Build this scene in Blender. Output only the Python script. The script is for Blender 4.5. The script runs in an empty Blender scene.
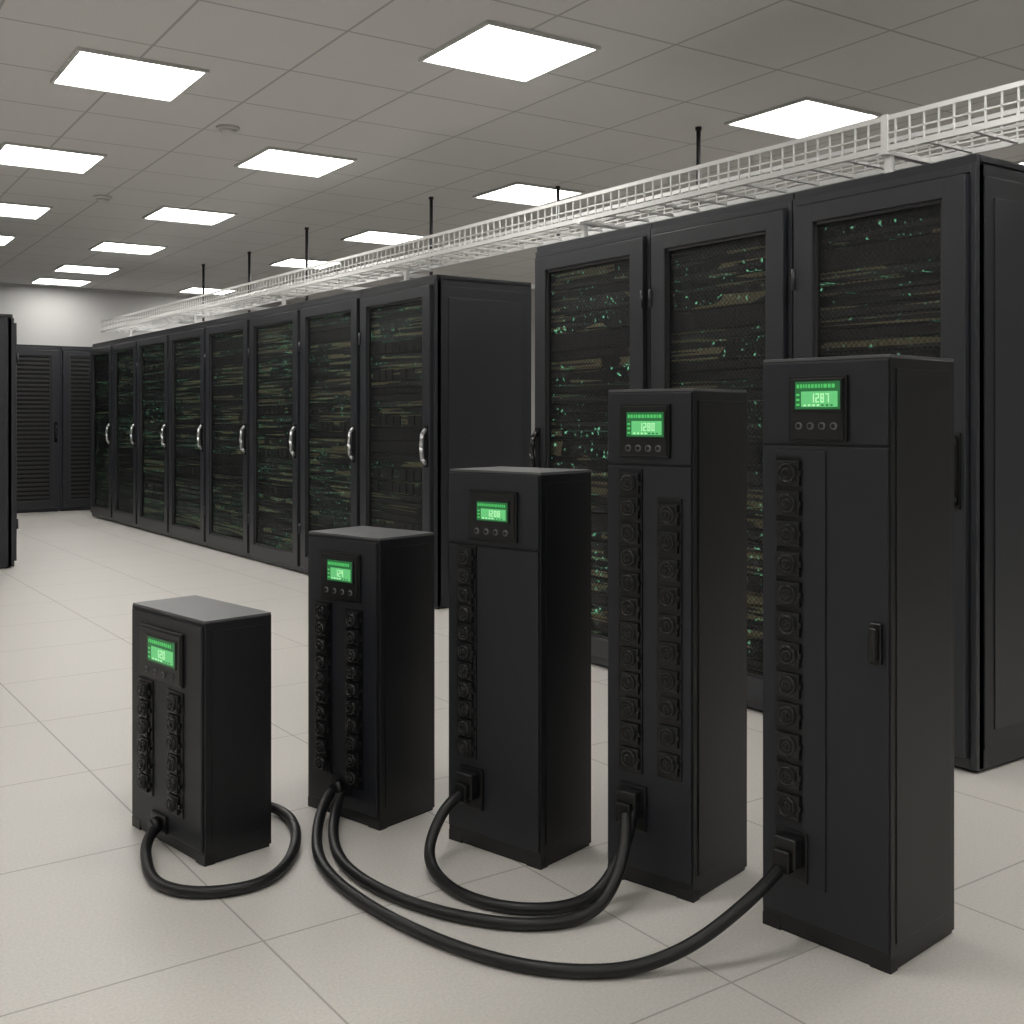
import bpy, bmesh, math, random
from mathutils import Vector, Matrix
random.seed(7)
SC = bpy.context.scene
COL = SC.collection
YAW = math.radians(35.17)
CS, SN = math.cos(YAW), math.sin(YAW)
def W(X, Z):            # survey axes (right, ahead) -> room axes (x across aisle, y along aisle)
    return (CS*X+SN*Z, -SN*X+CS*Z)

# ------------------------------------------------------------ materials
def mat(name, col, rough=0.5, metal=0.0, emis=None, es=0.0, spec=0.5):
    m = bpy.data.materials.new(name); m.use_nodes = True
    b = m.node_tree.nodes['Principled BSDF']
    b.inputs['Base Color'].default_value = (*col, 1)
    b.inputs['Roughness'].default_value = rough
    b.inputs['Metallic'].default_value = metal
    b.inputs['Specular IOR Level'].default_value = spec
    if emis:
        b.inputs['Emission Color'].default_value = (*emis, 1)
        b.inputs['Emission Strength'].default_value = es
    return m
def nodes(m): return m.node_tree.nodes, m.node_tree.links
def add_grain(m, scale=400, amt=0.15, bump=0.02):
    N, L = nodes(m); b = N['Principled BSDF']
    tc = N.new('ShaderNodeTexCoord'); n = N.new('ShaderNodeTexNoise')
    n.inputs['Scale'].default_value = scale; n.inputs['Detail'].default_value = 3
    L.new(tc.outputs['Object'], n.inputs['Vector'])
    c = b.inputs['Base Color'].default_value[:]
    r = N.new('ShaderNodeValToRGB')
    r.color_ramp.elements[0].position = .3; r.color_ramp.elements[1].position = .7
    r.color_ramp.elements[0].color = (*[x*(1-amt) for x in c[:3]], 1)
    r.color_ramp.elements[1].color = (*[min(1, x*(1+amt)) for x in c[:3]], 1)
    L.new(n.outputs['Fac'], r.inputs['Fac']); L.new(r.outputs['Color'], b.inputs['Base Color'])
    bp = N.new('ShaderNodeBump'); bp.inputs['Strength'].default_value = bump
    L.new(n.outputs['Fac'], bp.inputs['Height']); L.new(bp.outputs['Normal'], b.inputs['Normal'])
    return m

def M(N, L, op, a, b=None, c=None):
    n = N.new('ShaderNodeMath'); n.operation = op
    for i, v in enumerate((a, b, c)):
        if v is None: continue
        if isinstance(v, (int, float)): n.inputs[i].default_value = v
        else: L.new(v, n.inputs[i])
    return n.outputs[0]

def grid_mat(name, base, line, tx, ty, ox, oy, lw, rough, noise_scale, noise_amt, rot=0.0, rough_line=.7):
    m = mat(name, base, rough); N, L = nodes(m); b = N['Principled BSDF']
    tc = N.new('ShaderNodeTexCoord'); mp = N.new('ShaderNodeMapping')
    mp.inputs['Rotation'].default_value = (0, 0, rot)
    L.new(tc.outputs['Object'], mp.inputs['Vector'])
    sx = N.new('ShaderNodeSeparateXYZ'); L.new(mp.outputs['Vector'], sx.inputs[0])
    def dist(o, off, t):
        v = M(N, L, 'DIVIDE', M(N, L, 'SUBTRACT', o, off), t)
        f = M(N, L, 'FRACT', M(N, L, 'ADD', v, 100.5))
        return M(N, L, 'MULTIPLY', M(N, L, 'ABSOLUTE', M(N, L, 'SUBTRACT', f, .5)), t)
    d = M(N, L, 'MINIMUM', dist(sx.outputs[0], ox, tx), dist(sx.outputs[1], oy, ty))
    mask = M(N, L, 'LESS_THAN', d, lw/2)
    no = N.new('ShaderNodeTexNoise'); no.inputs['Scale'].default_value = noise_scale
    no.inputs['Detail'].default_value = 6; no.inputs['Roughness'].default_value = .75
    L.new(tc.outputs['Object'], no.inputs['Vector'])
    r = N.new('ShaderNodeValToRGB')
    r.color_ramp.elements[0].position = .35; r.color_ramp.elements[1].position = .65
    r.color_ramp.elements[0].color = (*[x*(1-noise_amt) for x in base], 1)
    r.color_ramp.elements[1].color = (*[x*(1+noise_amt) for x in base], 1)
    L.new(no.outputs['Fac'], r.inputs['Fac'])
    mx = N.new('ShaderNodeMix'); mx.data_type = 'RGBA'
    L.new(mask, mx.inputs[0]); L.new(r.outputs['Color'], mx.inputs[6]); mx.inputs[7].default_value = (*line, 1)
    L.new(mx.outputs[2], b.inputs['Base Color'])
    rr = M(N, L, 'ADD', M(N, L, 'MULTIPLY', mask, rough_line-rough), rough)
    L.new(rr, b.inputs['Roughness'])
    bp = N.new('ShaderNodeBump'); bp.inputs['Strength'].default_value = .3; bp.inputs['Distance'].default_value = .003
    L.new(M(N, L, 'SUBTRACT', 1.0, mask), bp.inputs['Height']); L.new(bp.outputs['Normal'], b.inputs['Normal'])
    return m

floor_m = grid_mat('floor_tile', (.63, .605, .57), (.40, .385, .36), .74, .75, 1.0, 3.16, .0055, .42, 130, .10)
CROT = math.radians(1.7)
ceil_m = grid_mat('ceiling_tile', (.71, .70, .685), (.42, .415, .41), .70, .70, 3.13+.35+.13, 4.47+.35-.09, .014, .95, 120, .04, rot=CROT, rough_line=.6)
wall_m = add_grain(mat('wall_paint', (.46, .457, .45), .85), 60, .03, .02)
trim_m = mat('trim_dark', (.2, .2, .2), .6)
rack_m = add_grain(mat('rack_steel', (.019, .021, .0255), .42), 700, .15, .02)
rack_f = add_grain(mat('rack_door_frame', (.028, .030, .036), .36), 700, .12, .02)
rack_in = mat('rack_interior', (.006, .006, .006), .8)
alu_m = mat('handle_metal', (.55, .55, .56), .28, 1.0)
hblk = mat('handle_black', (.03, .03, .032), .25, .6)
tray_m = mat('tray_white', (.75, .75, .74), .45)
rod_m = mat('rod_dark', (.05, .05, .055), .4, .7)
det_m = mat('detector_plastic', (.65, .64, .62), .5)
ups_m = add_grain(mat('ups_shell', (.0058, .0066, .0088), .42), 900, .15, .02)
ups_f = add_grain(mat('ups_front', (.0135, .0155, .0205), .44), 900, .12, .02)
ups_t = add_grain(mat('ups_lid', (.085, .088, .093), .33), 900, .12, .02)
blk = mat('black_plastic', (.0035, .0036, .0045), .34)
blk2 = mat('socket_plastic', (.0085, .0088, .010), .34)
ring_m = mat('socket_rim', (.015, .0155, .017), .26)
hole = mat('socket_hole', (.0008, .0008, .0008), .6)
cab_m = mat('cable_rubber', (.008, .0083, .0095), .45)
grn = mat('lcd_green', (.01, .06, .015), .3, emis=(.02, .15, .045), es=.75)
grn_l = mat('lcd_light', (.05, .3, .08), .3, emis=(.13, .49, .18), es=.85)
grn_h = mat('lcd_header', (.05, .3, .08), .3, emis=(.08, .50, .12), es=.75)
grn_d = mat('lcd_digit', (.3, .6, .3), .4, emis=(.48, .80, .48), es=.8)
btn = mat('button_grey', (.14, .14, .15), .4)
lamp_m = mat('light_diffuser', (.9, .9, .9), .5, emis=(1.0, .977, .935), es=14)
lampf_m = mat('light_frame', (.6, .6, .58), .5)

# server fronts
def server_mat():
    m = mat('server_front', (.012, .012, .012), .5); N, L = nodes(m); b = N['Principled BSDF']
    tc = N.new('ShaderNodeTexCoord'); oi = N.new('ShaderNodeObjectInfo')
    sx = N.new('ShaderNodeSeparateXYZ'); L.new(tc.outputs['Object'], sx.inputs[0])
    def noise(sy, sz, off, detail=2):
        cb = N.new('ShaderNodeCombineXYZ')
        L.new(M(N, L, 'ADD', M(N, L, 'MULTIPLY', oi.outputs['Random'], 37.0), off), cb.inputs[0])
        L.new(M(N, L, 'MULTIPLY', sx.outputs[1], sy), cb.inputs[1])
        L.new(M(N, L, 'MULTIPLY', sx.outputs[2], sz), cb.inputs[2])
        n = N.new('ShaderNodeTexNoise'); n.inputs['Scale'].default_value = 1; n.inputs['Detail'].default_value = detail
        L.new(cb.outputs[0], n.inputs['Vector']); return n.outputs['Fac']
    st = noise(1.3, 60, 0, 0); big = noise(2.2, 4.5, 9, 1); sp = noise(48, 55, 20, 0); br = noise(1.0, 34, 31, 0)
    a = M(N, L, 'MULTIPLY', M(N, L, 'GREATER_THAN', st, .58), M(N, L, 'GREATER_THAN', big, .47))
    gcol = N.new('ShaderNodeMix'); gcol.data_type = 'RGBA'
    L.new(M(N, L, 'GREATER_THAN', br, .56), gcol.inputs[0]); gcol.inputs[6].default_value = (.012, .012, .013, 1); gcol.inputs[7].default_value = (.065, .067, .067, 1)
    mx = N.new('ShaderNodeMix'); mx.data_type = 'RGBA'
    L.new(a, mx.inputs[0]); L.new(gcol.outputs[2], mx.inputs[6]); mx.inputs[7].default_value = (.38, .33, .18, 1)
    L.new(mx.outputs[2], b.inputs['Base Color'])
    g = M(N, L, 'MULTIPLY', M(N, L, 'GREATER_THAN', sp, .745), M(N, L, 'GREATER_THAN', st, .44))
    b.inputs['Emission Color'].default_value = (.25, .8, .45, 1)
    L.new(M(N, L, 'MULTIPLY', g, 1.1), b.inputs['Emission Strength'])
    return m
serv_m = server_mat()
serv2 = mat('server_bezel', (.028, .028, .030), .45)
def mesh_mat():
    m = bpy.data.materials.new('perforated_door'); m.use_nodes = True
    N, L = nodes(m); b = N['Principled BSDF']
    b.inputs['Base Color'].default_value = (.012, .0125, .014, 1); b.inputs['Roughness'].default_value = .5
    tc = N.new('ShaderNodeTexCoord'); sx = N.new('ShaderNodeSeparateXYZ'); L.new(tc.outputs['Object'], sx.inputs[0])
    def s(o, f): return M(N, L, 'SINE', M(N, L, 'MULTIPLY', o, 2*math.pi*f))
    p = M(N, L, 'GREATER_THAN', M(N, L, 'MULTIPLY', s(sx.outputs[1], 42), s(sx.outputs[2], 42)), 0.0)
    f = M(N, L, 'ADD', M(N, L, 'MULTIPLY', p, .14), .56)
    inv = M(N, L, 'SUBTRACT', 1.0, f); L.new(inv, b.inputs['Alpha'])
    return m
perf_m = mesh_mat()

# ------------------------------------------------------------ mesh builder
class MB:
    def __init__(s, mats): s.bm = bmesh.new(); s.mats = mats
    def _merge(s, t, mi, smooth=False):
        for f in t.faces: f.material_index = mi; f.smooth = smooth
        me = bpy.data.meshes.new('tmp'); t.to_mesh(me); t.free()
        s.bm.from_mesh(me); bpy.data.meshes.remove(me)
    def box(s, lo, hi, mi=0, bev=0, seg=2, rot=None):
        t = bmesh.new(); bmesh.ops.create_cube(t, size=1)
        lo, hi = Vector(lo), Vector(hi); c = (lo+hi)/2; d = hi-lo
        bmesh.ops.scale(t, vec=d, verts=t.verts)
        if bev: bmesh.ops.bevel(t, geom=list(t.edges), offset=bev, segments=seg, profile=.7, affect='EDGES')
        if rot: bmesh.ops.rotate(t, matrix=rot, verts=t.verts, cent=(0, 0, 0))
        bmesh.ops.translate(t, vec=c, verts=t.verts)
        s._merge(t, mi)
    def cyl(s, p0, p1, r0, r1=None, mi=0, seg=20, bev=0):
        p0, p1 = Vector(p0), Vector(p1); d = p1-p0
        t = bmesh.new()
        bmesh.ops.create_cone(t, cap_ends=True, segments=seg, radius1=r0, radius2=r0 if r1 is None else r1, depth=d.length)
        if bev:
            e = [e for e in t.edges if len(e.link_faces) == 2 and any(len(f.verts) > 4 for f in e.link_faces)]
            bmesh.ops.bevel(t, geom=e, offset=bev, segments=2, affect='EDGES')
        q = Vector((0, 0, 1)).rotation_difference(d.normalized()).to_matrix()
        bmesh.ops.rotate(t, matrix=q, verts=t.verts, cent=(0, 0, 0))
        bmesh.ops.translate(t, vec=(p0+p1)/2, verts=t.verts)
        for f in t.faces: f.smooth = len(f.verts) <= 4
        for f in t.faces: f.material_index = mi
        me = bpy.data.meshes.new('tmp'); t.to_mesh(me); t.free()
        s.bm.from_mesh(me); bpy.data.meshes.remove(me)
    def torus(s, c, axis_y, R, r, mi=0, n=20, k=8):
        t = bmesh.new(); rings = []
        for i in range(n):
            a = 2*math.pi*i/n; ring = []
            for j in range(k):
                b = 2*math.pi*j/k; rr = R+r*math.cos(b)
                ring.append(t.verts.new((c[0]+rr*math.cos(a), c[1]+r*math.sin(b), c[2]+rr*math.sin(a))))
            rings.append(ring)
        for i in range(n):
            for j in range(k):
                t.faces.new((rings[i][j], rings[i][(j+1) % k], rings[(i+1) % n][(j+1) % k], rings[(i+1) % n][j]))
        bmesh.ops.recalc_face_normals(t, faces=t.faces)
        s._merge(t, mi, True)
    def tube(s, pts, r, mi=0, seg=10):
        for a, b in zip(pts[:-1], pts[1:]): s.cyl(a, b, r, mi=mi, seg=seg)
    def done(s, name):
        me = bpy.data.meshes.new(name); s.bm.to_mesh(me); s.bm.free()
        for m in s.mats: me.materials.append(m)
        o = bpy.data.objects.new(name, me); COL.objects.link(o); return o

# ------------------------------------------------------------ room
RX0, RX1, RY0, RY1, RH = -3.2, 9.0, -3.2, 16.0, 3.0
def slab(name, lo, hi, m):
    b = MB([m]); b.box(lo, hi); return b.done(name)
slab('floor', (RX0, RY0, -.1), (RX1, RY1, 0), floor_m)
slab('ceiling', (RX0, RY0, RH), (RX1, RY1, RH+.1), ceil_m)
slab('wall_back', (RX0, RY1, -.1), (RX1, RY1+.12, RH+.1), wall_m)
slab('wall_right', (RX1, RY0, -.1), (RX1+.12, RY1, RH+.1), wall_m)
slab('wall_left', (RX0-.12, RY0, -.1), (RX0, RY1, RH+.1), wall_m)
slab('wall_front', (RX0, RY0-.12, -.1), (RX1, RY0, RH+.1), wall_m)
slab('baseboard_back', (RX0, RY1-.015, 0), (RX1, RY1, .1), trim_m)
slab('trim_ceiling', (RX0, RY1-.02, RH-.025), (RX1, RY1, RH), lampf_m)

# ceiling light panels
def lamp_mesh():
    b = MB([lampf_m, lamp_m]); h = .325; g = .307
    b.box((-h, -h, -.018), (h, -g, 0), 0, .003); b.box((-h, g, -.018), (h, h, 0), 0, .003)
    b.box((-h, -g, -.018), (-g, g, 0), 0, .003); b.box((g, -g, -.018), (h, g, 0), 0, .003)
    b.box((-g, -g, -.010), (g, g, -.001), 1)
    return b
lamps = [(3.13, 4.475), (5.26, 4.44), (1.71, 5.92), (3.246, 7.25), (5.23, 7.2), (1.79, 8.12), (3.33, 9.69), (5.32, 9.75),
         (1.93, 10.3), (3.43, 11.9), (5.46, 11.9), (2.0, 12.1), (3.52, 13.9), (3.56, 15.35), (5.5, 15.25), (7.9, 9.9), (7.7, 4.5),
         (3.05, 1.7), (5.2, 1.7), (1.0, 2.4), (-1.0, 3.2), (-1.0, 6.0), (-.9, 8.8), (3.0, -1.2), (.8, -.6), (-1.4, .4), (-1.4, -2), (5.2, -1.2)]
proto = lamp_mesh().done('ceiling_light_panel')
for i, (x, y) in enumerate(lamps):
    o = proto if i == 0 else bpy.data.objects.new('ceiling_light_panel', proto.data)
    if i: COL.objects.link(o)
    o.location = (x, y, RH); o.rotation_euler = (0, 0, -CROT)
for i, (x, y) in enumerate([(2.52, 6.63), (2.48, 9.3)]):
    b = MB([det_m]); b.cyl((0, 0, -.02), (0, 0, 0), .07, .075, seg=28, bev=.003); b.cyl((0, 0, -.045), (0, 0, -.02), .035, .055, seg=28)
    o = b.done('smoke_detector'); o.location = (x, y, RH)

# ------------------------------------------------------------ server racks
# local: front at x=0 facing -x, width along +y, depth +x
def rack(w, d, H, handle='near', hm='alu', side=False, seed=0, margin=.115, louver=False):
    rnd = random.Random(seed)
    b = MB([rack_m, rack_f, rack_in, perf_m, serv_m, serv2, alu_m, hblk])
    f = .03
    b.box((f, 0, .010), (d, .02, H-.02), 0, .003); b.box((f, w-.02, .010), (d, w, H-.02), 0, .003)
    b.box((d-.02, .02, .05), (d, w-.02, H-.04), 0)
    b.box((f-.008, 0, H-.035), (d, w, H), 0, .005)
    b.box((.05, .015, 0), (d-.03, w-.015, .05), 2)
    b.box((f, .02, .02), (d-.02, w-.02, .07), 0)
    e = .022
    b.box((.012, 0, .012), (f+.03, e, H-.03), 1, .003); b.box((.012, w-e, .012), (f+.03, w, H-.03), 1, .003)
    b.box((.012, e, H-.06), (f+.03, w-e, H-.03), 1, .003); b.box((.012, e, .012), (f+.03, w-e, .05), 1, .003)
    a = e+.004; m = margin; zt = H-.066; zb = .054
    b.box((-.012, a, zb), (.028, m, zt), 1, .006, 3); b.box((-.012, w-m, zb), (.028, w-a, zt), 1, .006, 3)
    b.box((-.0115, m-.004, zt-.07), (.028, w-m+.004, zt), 1, .005, 3); b.box((-.0115, m-.004, zb), (.028, w-m+.004, zb+.09), 1, .005, 3)
    g = .012; z0 = zb+.09; z1 = zt-.07
    b.box((.0, m, z0), (.02, m+g, z1), 5); b.box((.0, w-m-g, z0), (.02, w-m, z1), 5)
    b.box((.0, m, z1-g), (.02, w-m, z1), 5); b.box((.0, m, z0), (.02, w-m, z0+g), 5)
    if louver:
        z = z0+.03
        while z < z1-.03:
            b.box((.004, m+g, z), (.014, w-m-g, z+.028), 5, .003); z += .055
        b.box((.012, m+g, z0+g), (.02, w-m-g, z1-g), 2)
    else:
        b.box((.010, m+g, z0+g), (.0115, w-m-g, z1-g), 3)
    b.box((.30, .02, .07), (.31, w-.02, H-.04), 2)
    z = z0-.03
    while z < z1-.02 and not louver:
        hgt = .0445*rnd.choice([1, 1, 1, 2, 2])
        dx = rnd.uniform(.035, .055)
        b.box((dx, m-.05, z+.003), (.28, w-m+.05, z+hgt-.003), 4 if rnd.random() < .8 else 5)
        if hgt > .06 and rnd.random() < .35:
            n = 8
            ww = (w-2*m)/n
            for i in range(n):
                if rnd.random() < .8: b.box((dx-.008, m+i*ww+.006, z+.012), (dx, m+(i+1)*ww-.006, z+hgt-.012), 5)
        z += hgt
    yh = a+.032 if handle == 'near' else w-a-.032
    hi = 6 if hm == 'alu' else 7; zc = 1.02
    hl = .13
    b.box((-.020, yh-.02, zc-hl), (-.010, yh+.02, zc+hl), 7, .004)
    pts = [(-.018, yh, zc-hl+.02), (-.045, yh, zc-hl+.05), (-.052, yh, zc), (-.045, yh, zc+hl-.05), (-.018, yh, zc+hl-.02)]
    b.tube(pts, .013, hi, 12)
    yo = w-a if handle == 'near' else a
    for zz in (.35, H-.35): b.cyl((-.016, yo, zz-.04), (-.016, yo, zz+.04), .008, mi=1, seg=10)
    if side:
        b.box((.055, -.006, .08), (d-.03, 0, H-.07), 0, .0028)
        b.box((.11, -.010, .14), (d-.09, -.006, H-.14), 1, .0018)
    for (fx, fy) in ((.08, .06), (.08, w-.06), (d-.08, .06), (d-.08, w-.06)):
        b.cyl((fx, fy, 0), (fx, fy, .02), .025, mi=2, seg=12)
    return b.done('server_rack')
gap = .004
Lb = [5.95, 6.94, 7.93, 8.95, 10.0, 11.05, 12.1, 13.05, 14.0]
for i in range(8):
    o = rack(Lb[i+1]-Lb[i]-gap, .76, 2.1, 'near', 'alu', side=(i == 0), seed=i)
    o.location = (3.59, Lb[i], 0)
Rb = [2.15, 2.94, 3.765, 4.65]
for i in range(3):
    o = rack(Rb[i+1]-Rb[i]-gap, 1.0, 2.09, 'near' if i < 2 else 'far', 'blk', side=(i == 0), seed=20+i)
    o.location = (3.41, Rb[i], 0)
for i, x in enumerate([4.40, 3.47, 2.54, 1.61]):
    o = rack(.93-gap, .85, 2.13, 'near', 'blk', seed=40+i, louver=True)
    o.location = (x, 15.0, 0); o.rotation_euler = (0, 0, math.pi/2)
for i in range(3):
    o = rack(.98-gap, .9, 2.03, 'near', 'alu', side=False, seed=60+i)
    o.location = (1.872, 9.55+.98*(i+1), 0); o.rotation_euler = (0, 0, math.pi)

# ------------------------------------------------------------ overhead cable tray
def tray(x0, x1, y0, y1, z0, z1):
    b = MB([tray_m])
    for x in (x0, x1):
        b.box((x-.006, y0, z1-.009), (x+.006, y1, z1+.009), 0)
        b.box((x-.006, y0, z0-.011), (x+.006, y1, z0+.011), 0)
        b.box((x-.003, y0, (z0+z1)/2-.003), (x+.003, y1, (z0+z1)/2+.003), 0)
    n = int((y1-y0)/.06)
    for i in range(n+1):
        y = y0+i*(y1-y0)/n
        for x in (x0, x1): b.box((x-.003, y-.003, z0), (x+.003, y+.003, z1), 0)
        if i % 3 == 0: b.box((x0, y-.008, z0-.006), (x1, y+.008, z0+.006), 0)
    for k in range(1, 4):
        x = x0+k*(x1-x0)/4; b.box((x-.003, y0, z0-.003), (x+.003, y1, z0+.003), 0)
    b.box((x0-.012, 2.57, z0-.011), (x0-.005, 2.60, z1+.012), 0, .001)   # splice plate
    return b
tray(3.53, 3.83, .8, 13.3, 2.205, 2.318).done('cable_tray')
for y in (2.585, 4.4, 6.4, 8.4, 10.5, 12.6):
    ht = 2.091 if y < 5 else 2.101
    sx_ = 3.55 if y < 5 else 3.66
    b = MB([tray_m])
    b.box((sx_-.012, y-.014, ht), (sx_+.012, y+.014, 2.190), 0, .002)
    b.box((sx_-.03, y-.035, ht), (sx_+.03, y+.035, ht+.008), 0, .001)
    b.box((3.51, y-.016, 2.182), (3.85, y+.016, 2.193), 0, .001)
    b.done('tray_support_bracket')
for (x, y) in [(4.9, 4.95), (5.26, 6.845), (4.67, 7.77), (4.46, 9.7), (4.6, 11.47), (4.53, 12.7)]:
    b = MB([rod_m, tray_m])
    b.cyl((0, 0, 2.17-RH), (0, 0, 0), .014, mi=0, seg=12)
    b.cyl((0, 0, -.02), (0, 0, 0), .020, mi=0, seg=16)
    b.box((3.838-x, -.02, 2.190-RH), (.04, .02, 2.22-RH), 1, .003)
    b.cyl((0, 0, 2.222-RH), (0, 0, 2.236-RH), .022, mi=0, seg=6)
    o = b.done('threaded_hanger_rod'); o.location = (x, y, RH)

# ------------------------------------------------------------ UPS towers
def socket(b, x, z, s):
    h = s/2
    b.box((x-h, -.018, z-h*.94), (x+h, -.006, z+h*.94), 1, .003, 2)
    R = s*.37
    b.cyl((x, -.023, z), (x, -.014, z), R, mi=1, seg=28, bev=.002)
    b.torus((x, -.023, z), 1, R*.90, .0028, 11, n=28)
    b.cyl((x, -.0245, z), (x, -.020, z), R*.72, mi=2, seg=24)
    b.torus((x, -.0245, z), 1, R*.42, .0022, 11, n=20, k=6)
    b.cyl((x, -.028, z), (x, -.020, z), R*.24, mi=1, seg=12)
    for sx_, sz_ in ((-1, 1), (1, -1)):
        b.cyl((x+sx_*h*.78, -.0195, z+sz_*h*.72), (x+sx_*h*.78, -.017, z+sz_*h*.72), .0028, mi=11, seg=8)
SEG = {'1': 'bc', '2': 'abged', '8': 'abcdefg', '0': 'abcdef', '3': 'abgcd', '5': 'afgcd', '7': 'abc', '4': 'fgbc', '6': 'afgedc'}
def ups(A, B, C, H, scr, lcd, zbtn, cols, txt, plate=None, plug=None, seam=None, handle=None, gland=None, kw=1, kd=1):
    wA = Vector(W(*A)); wB = Vector(W(*B)); wC = Vector(W(*C))
    w = (wB-wA).length*kw; d = (wC-wB).length*kd
    u = (wB-wA).normalized(); nb = (wC-wB).normalized()
    u2 = Vector((nb.y, -nb.x)); u = ((u+u2)/2).normalized(); n = Vector((-u.y, u.x))
    org = wB-u*w
    b = MB([ups_m, blk2, hole, blk, grn, grn_l, grn_d, btn, ups_f, ups_t, grn_h, ring_m])
    b.box((.004, .004, 0), (w-.004, d-.004, .03), 3, .001)
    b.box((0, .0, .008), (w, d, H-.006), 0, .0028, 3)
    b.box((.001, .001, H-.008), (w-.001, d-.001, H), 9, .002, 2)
    for fx in (.0, w-.05):
        b.box((fx, -.001, 0), (fx+.05, .03, .03), 3, .0015)
    bw = .010
    if seam:
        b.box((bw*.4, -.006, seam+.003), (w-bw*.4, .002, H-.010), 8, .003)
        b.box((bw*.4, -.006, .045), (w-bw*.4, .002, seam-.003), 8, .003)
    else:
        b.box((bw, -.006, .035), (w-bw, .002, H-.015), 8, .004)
    b.box((w-.001, .02, .06), (w+.0025, d-.02, H-.03), 0, .002)
    if plate:
        b.box((plate[0]*w, -.010, plate[2]), (plate[1]*w, -.004, plate[3]), 8, .003)
    x0, x1, z1, z0 = scr[0]*w, scr[1]*w, scr[2], scr[3]
    b.box((x0, -.014, z0), (x1, -.004, z1), 3, .003, 3)
    b.box((x0+.006, -.0165, z0+.006), (x1-.006, -.013, z1-.006), 1, .002)
    lx0, lx1, lz1, lz0 = lcd[0]*w, lcd[1]*w, lcd[2], lcd[3]
    b.box((lx0-.005, -.019, lz0-.005), (lx1+.005, -.015, lz1+.005), 3, .001)
    b.box((lx0, -.0196, lz0), (lx1, -.0185, lz1), 4)
    lw, lh = lx1-lx0, lz1-lz0
    b.box((lx0+.14*lw, -.0202, lz0+.08*lh), (lx1-.05*lw, -.0194, lz0+.64*lh), 5)
    rr = random.Random(txt)
    x = lx0+lw*.04
    while x < lx1-lw*.10:
        cw = lw*rr.uniform(.03, .07)
        b.box((x, -.0204, lz0+.76*lh), (x+cw, -.0194, lz0+.90*lh), 10); x += cw+lw*.025
    for k in range(3): b.box((lx0+.03*lw, -.0204, lz0+(.12+.18*k)*lh), (lx0+.10*lw, -.0194, lz0+(.20+.18*k)*lh), 10)
    for k in range(7):   # load bar-graph ticks under the reading
        b.box((lx0+(.20+.10*k)*lw, -.0206, lz0+.11*lh), (lx0+(.25+.10*k)*lw, -.0200, lz0+.17*lh), 4 if k > 3 else 6)
    for k, ch in enumerate(txt):
        ox = lx0+lw*(.36+.11*k); oz = lz0+.24*lh; sw = lw*.075; sh = lh*.32; t = lw*.02
        P = {'a': (0, sh-t, sw, sh), 'd': (0, 0, sw, t), 'g': (0, sh/2-t/2, sw, sh/2+t/2), 'f': (0, sh/2, t, sh), 'e': (0, 0, t, sh/2),
             'b': (sw-t, sh/2, sw, sh), 'c': (sw-t, 0, sw, sh/2)}
        for q in SEG[ch]:
            p = P[q]; b.box((ox+p[0], -.0208, oz+p[1]), (ox+p[2], -.0200, oz+p[3]), 6)
    for i in range(4):
        cx = x0+(x1-x0)*(.20+.20*i)
        b.cyl((cx, -.020, zbtn), (cx, -.015, zbtn), .0085, mi=7, seg=16, bev=.001)
        b.cyl((cx, -.0212, zbtn), (cx, -.0195, zbtn), .0052, mi=3, seg=12)
    for (tc_, zt, zb, nn, s) in cols:
        x = tc_*w; p = (zt-zb)/nn
        b.box((x-s/2-.006, -.010, zb-.006), (x+s/2+.006, -.003, zt+.006), 3, .003)
        for i in range(nn): socket(b, x, zt-p*(i+.5), min(s, p*.97) if p < s else s*.95)
        for i in range(nn):
            zz = zt-p*(i+.5)
            b.box((x+s/2-.004, -.018, zz-.006), (x+s/2+.003, -.008, zz+.006), 1, .0015)
    if plug:
        px_, pz = plug[0]*w, plug[1]
        b.box((px_-.040, -.014, pz-.055), (px_+.045, -.004, pz+.060), 3, .005)
        b.box((px_-.030, -.042, pz-.022), (px_+.030, -.010, pz+.048), 1, .007, 3)
        b.box((px_-.022, -.056, pz-.030), (px_+.022, -.030, pz+.022), 3, .007, 3)
    if gland:
        px_, pz = gland[0]*w, gland[1]
        b.box((px_-.042, -.014, pz-.022), (px_+.042, -.004, pz+.028), 1, .005)
        b.cyl((px_, -.036, pz-.006), (px_, -.008, pz), .022, mi=3, seg=20, bev=.003)
    if handle:
        hx, hz = handle[0]*w, handle[1]
        b.box((hx-.014, -.016, hz-.045), (hx+.014, -.004, hz+.045), 3, .005, 3)
        b.box((hx-.008, -.030, hz-.036), (hx+.008, -.012, hz+.036), 1, .005, 3)
    o = b.done('uninterruptible_power_supply')
    o.matrix_world = Matrix(((u.x, n.x, 0, org.x), (u.y, n.y, 0, org.y), (0, 0, 1, 0), (0, 0, 0, 1)))
    return o
ups((-1.1146, 3.273), (-.820, 2.966), (-.6757, 3.112), .656, (.18, .76, .608, .461), (.32, .69, .580, .512), .484,
    [(.24, .445, .128, 6, .075), (.65, .440, .108, 6, .075)], '120', gland=(.44, .058), kw=1.0)
ups((-.631, 3.487), (-.3834, 3.225), (-.2443, 3.433), .85, (.22, .77, .797, .655), (.35, .69, .774, .712), .682,
    [(.25, .638, .128, 10, .066), (.68, .630, .111, 10, .066)], '124', gland=(.5, .10), kw=.90, kd=.91)
ups((-.1743, 3.171), (.0767, 2.945), (.219, 3.119), 1.055, (.26, .78, 1.00, .862), (.37, .70, .970, .918), .888,
    [(.225, .838, .255, 11, .062)], '1208', plug=(.28, .168), seam=.846)
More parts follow.
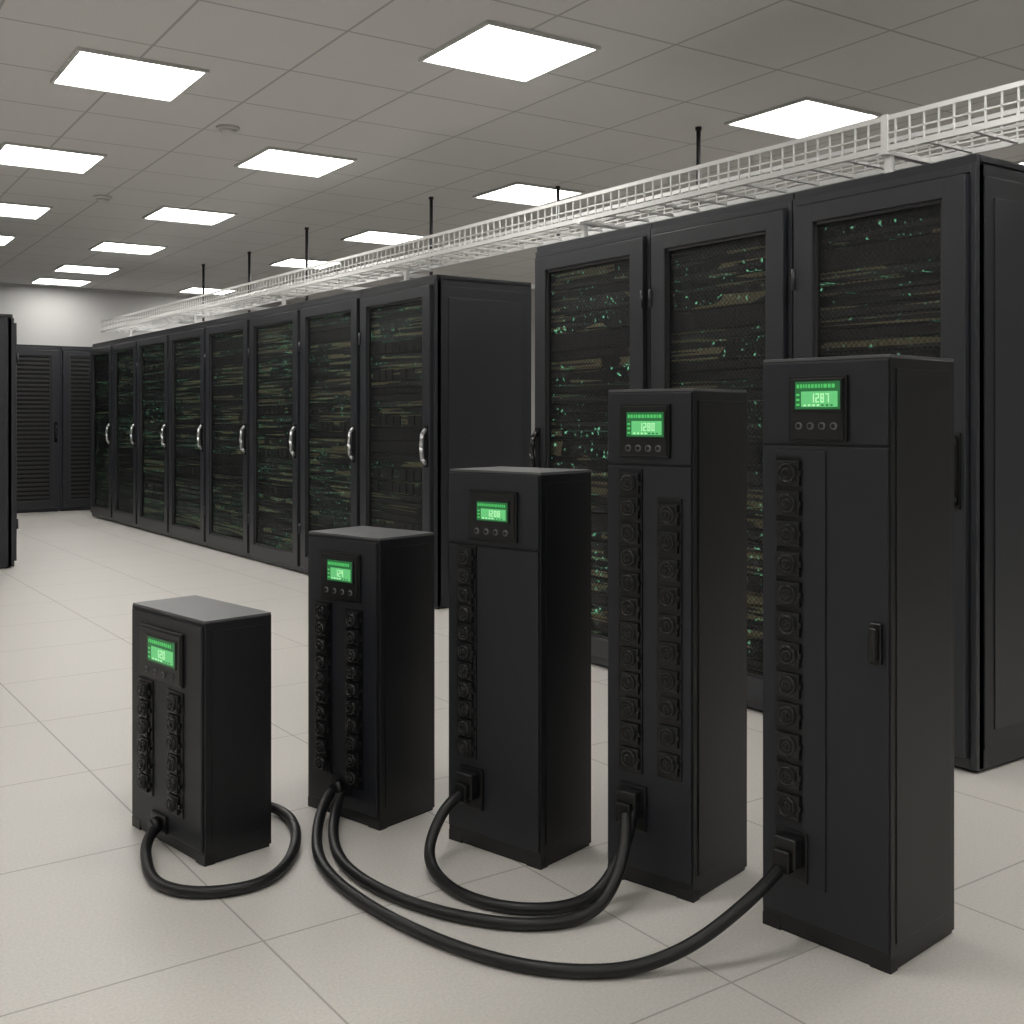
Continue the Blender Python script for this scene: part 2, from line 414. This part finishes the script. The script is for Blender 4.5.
ups((.252, 2.915), (.4495, 2.745), (.621, 2.947), 1.274, (.18, .76, 1.236, 1.098), (.28, .71, 1.215, 1.152), 1.123,
    [(.30, 1.065, .295, 12, .060), (.75, .993, .30, 10, .060)], '1280', plug=(.32, .20), seam=1.08, kd=1.02)
ups((.608, 2.669), (.817, 2.392), (1.043, 2.638), 1.338, (.245, .70, 1.296, 1.147), (.31, .66, 1.283, 1.22), 1.182,
    [(.245, 1.108, .268, 12, .064)], '1287', plate=(.12, .53, .13, 1.125), plug=(.26, .19), seam=1.138, handle=(.91, .71), kd=.865, kw=.95)

# ------------------------------------------------------------ cables
def cable(pts, r=.0150):
    cu = bpy.data.curves.new('power_cable', 'CURVE'); cu.dimensions = '3D'
    cu.bevel_depth = r; cu.bevel_resolution = 5; cu.resolution_u = 12; cu.use_fill_caps = True
    s = cu.splines.new('NURBS'); s.points.add(len(pts)-1); s.order_u = 4; s.use_endpoint_u = True
    for i, (X, Z, z) in enumerate(pts):
        x, y = W(X, Z); s.points[i].co = (x, y, z, 1)
    cu.materials.append(cab_m)
    o = bpy.data.objects.new('power_cable', cu); COL.objects.link(o); return o
g = .0152
cable([(-.986, 3.135, .055), (-1.005, 3.112, .05), (-1.01, 3.05, .028), (-.975, 2.96, g), (-.92, 2.83, g), (-.82, 2.765, g), (-.70, 2.775, g), (-.605, 2.85, g),
       (-.59, 3.04, g), (-.63, 3.25, g), (-.71, 3.38, g), (-.79, 3.35, .04), (-.83, 3.27, .06)])
cable([(-.508, 3.36, .10), (-.535, 3.33, .095), (-.560, 3.27, .06), (-.555, 3.12, .018), (-.50, 2.90, g), (-.335, 2.67, g), (-.14, 2.485, g), (.045, 2.38, g),
       (.21, 2.37, g), (.30, 2.395, .022), (.39, 2.415, .05), (.481, 2.45, .096), (.57, 2.50, .145), (.622, 2.558, .168)])
cable([(-.49, 3.345, .10), (-.510, 3.325, .095), (-.52, 3.28, .05), (-.512, 3.14, .018), (-.45, 2.92, g), (-.29, 2.735, g), (-.125, 2.63, g), (.05, 2.58, g),
       (.19, 2.63, g), (.25, 2.70, .06), (.285, 2.755, .13), (.288, 2.81, .195)])
cable([(-.138, 3.078, .160), (-.175, 3.035, .150), (-.213, 3.0, .09), (-.23, 2.95, .022), (-.16, 2.78, g), (-.03, 2.68, g), (.10, 2.67, g), (.20, 2.73, g),
       (.262, 2.775, .075), (.295, 2.79, .15), (.305, 2.825, .195)])

# ------------------------------------------------------------ world & camera
wd = bpy.data.worlds.new('world'); SC.world = wd; wd.use_nodes = True
wd.node_tree.nodes['Background'].inputs[0].default_value = (.8, .82, .85, 1)
wd.node_tree.nodes['Background'].inputs[1].default_value = .3
cam = bpy.data.cameras.new('camera'); co = bpy.data.objects.new('camera', cam); COL.objects.link(co)
co.location = (0, 0, 1.2); co.rotation_euler = (math.pi/2, 0, -YAW)
cam.sensor_width = 36; cam.lens = 39.02; cam.shift_y = -.0918
SC.camera = co
SC.view_settings.view_transform = 'Standard'
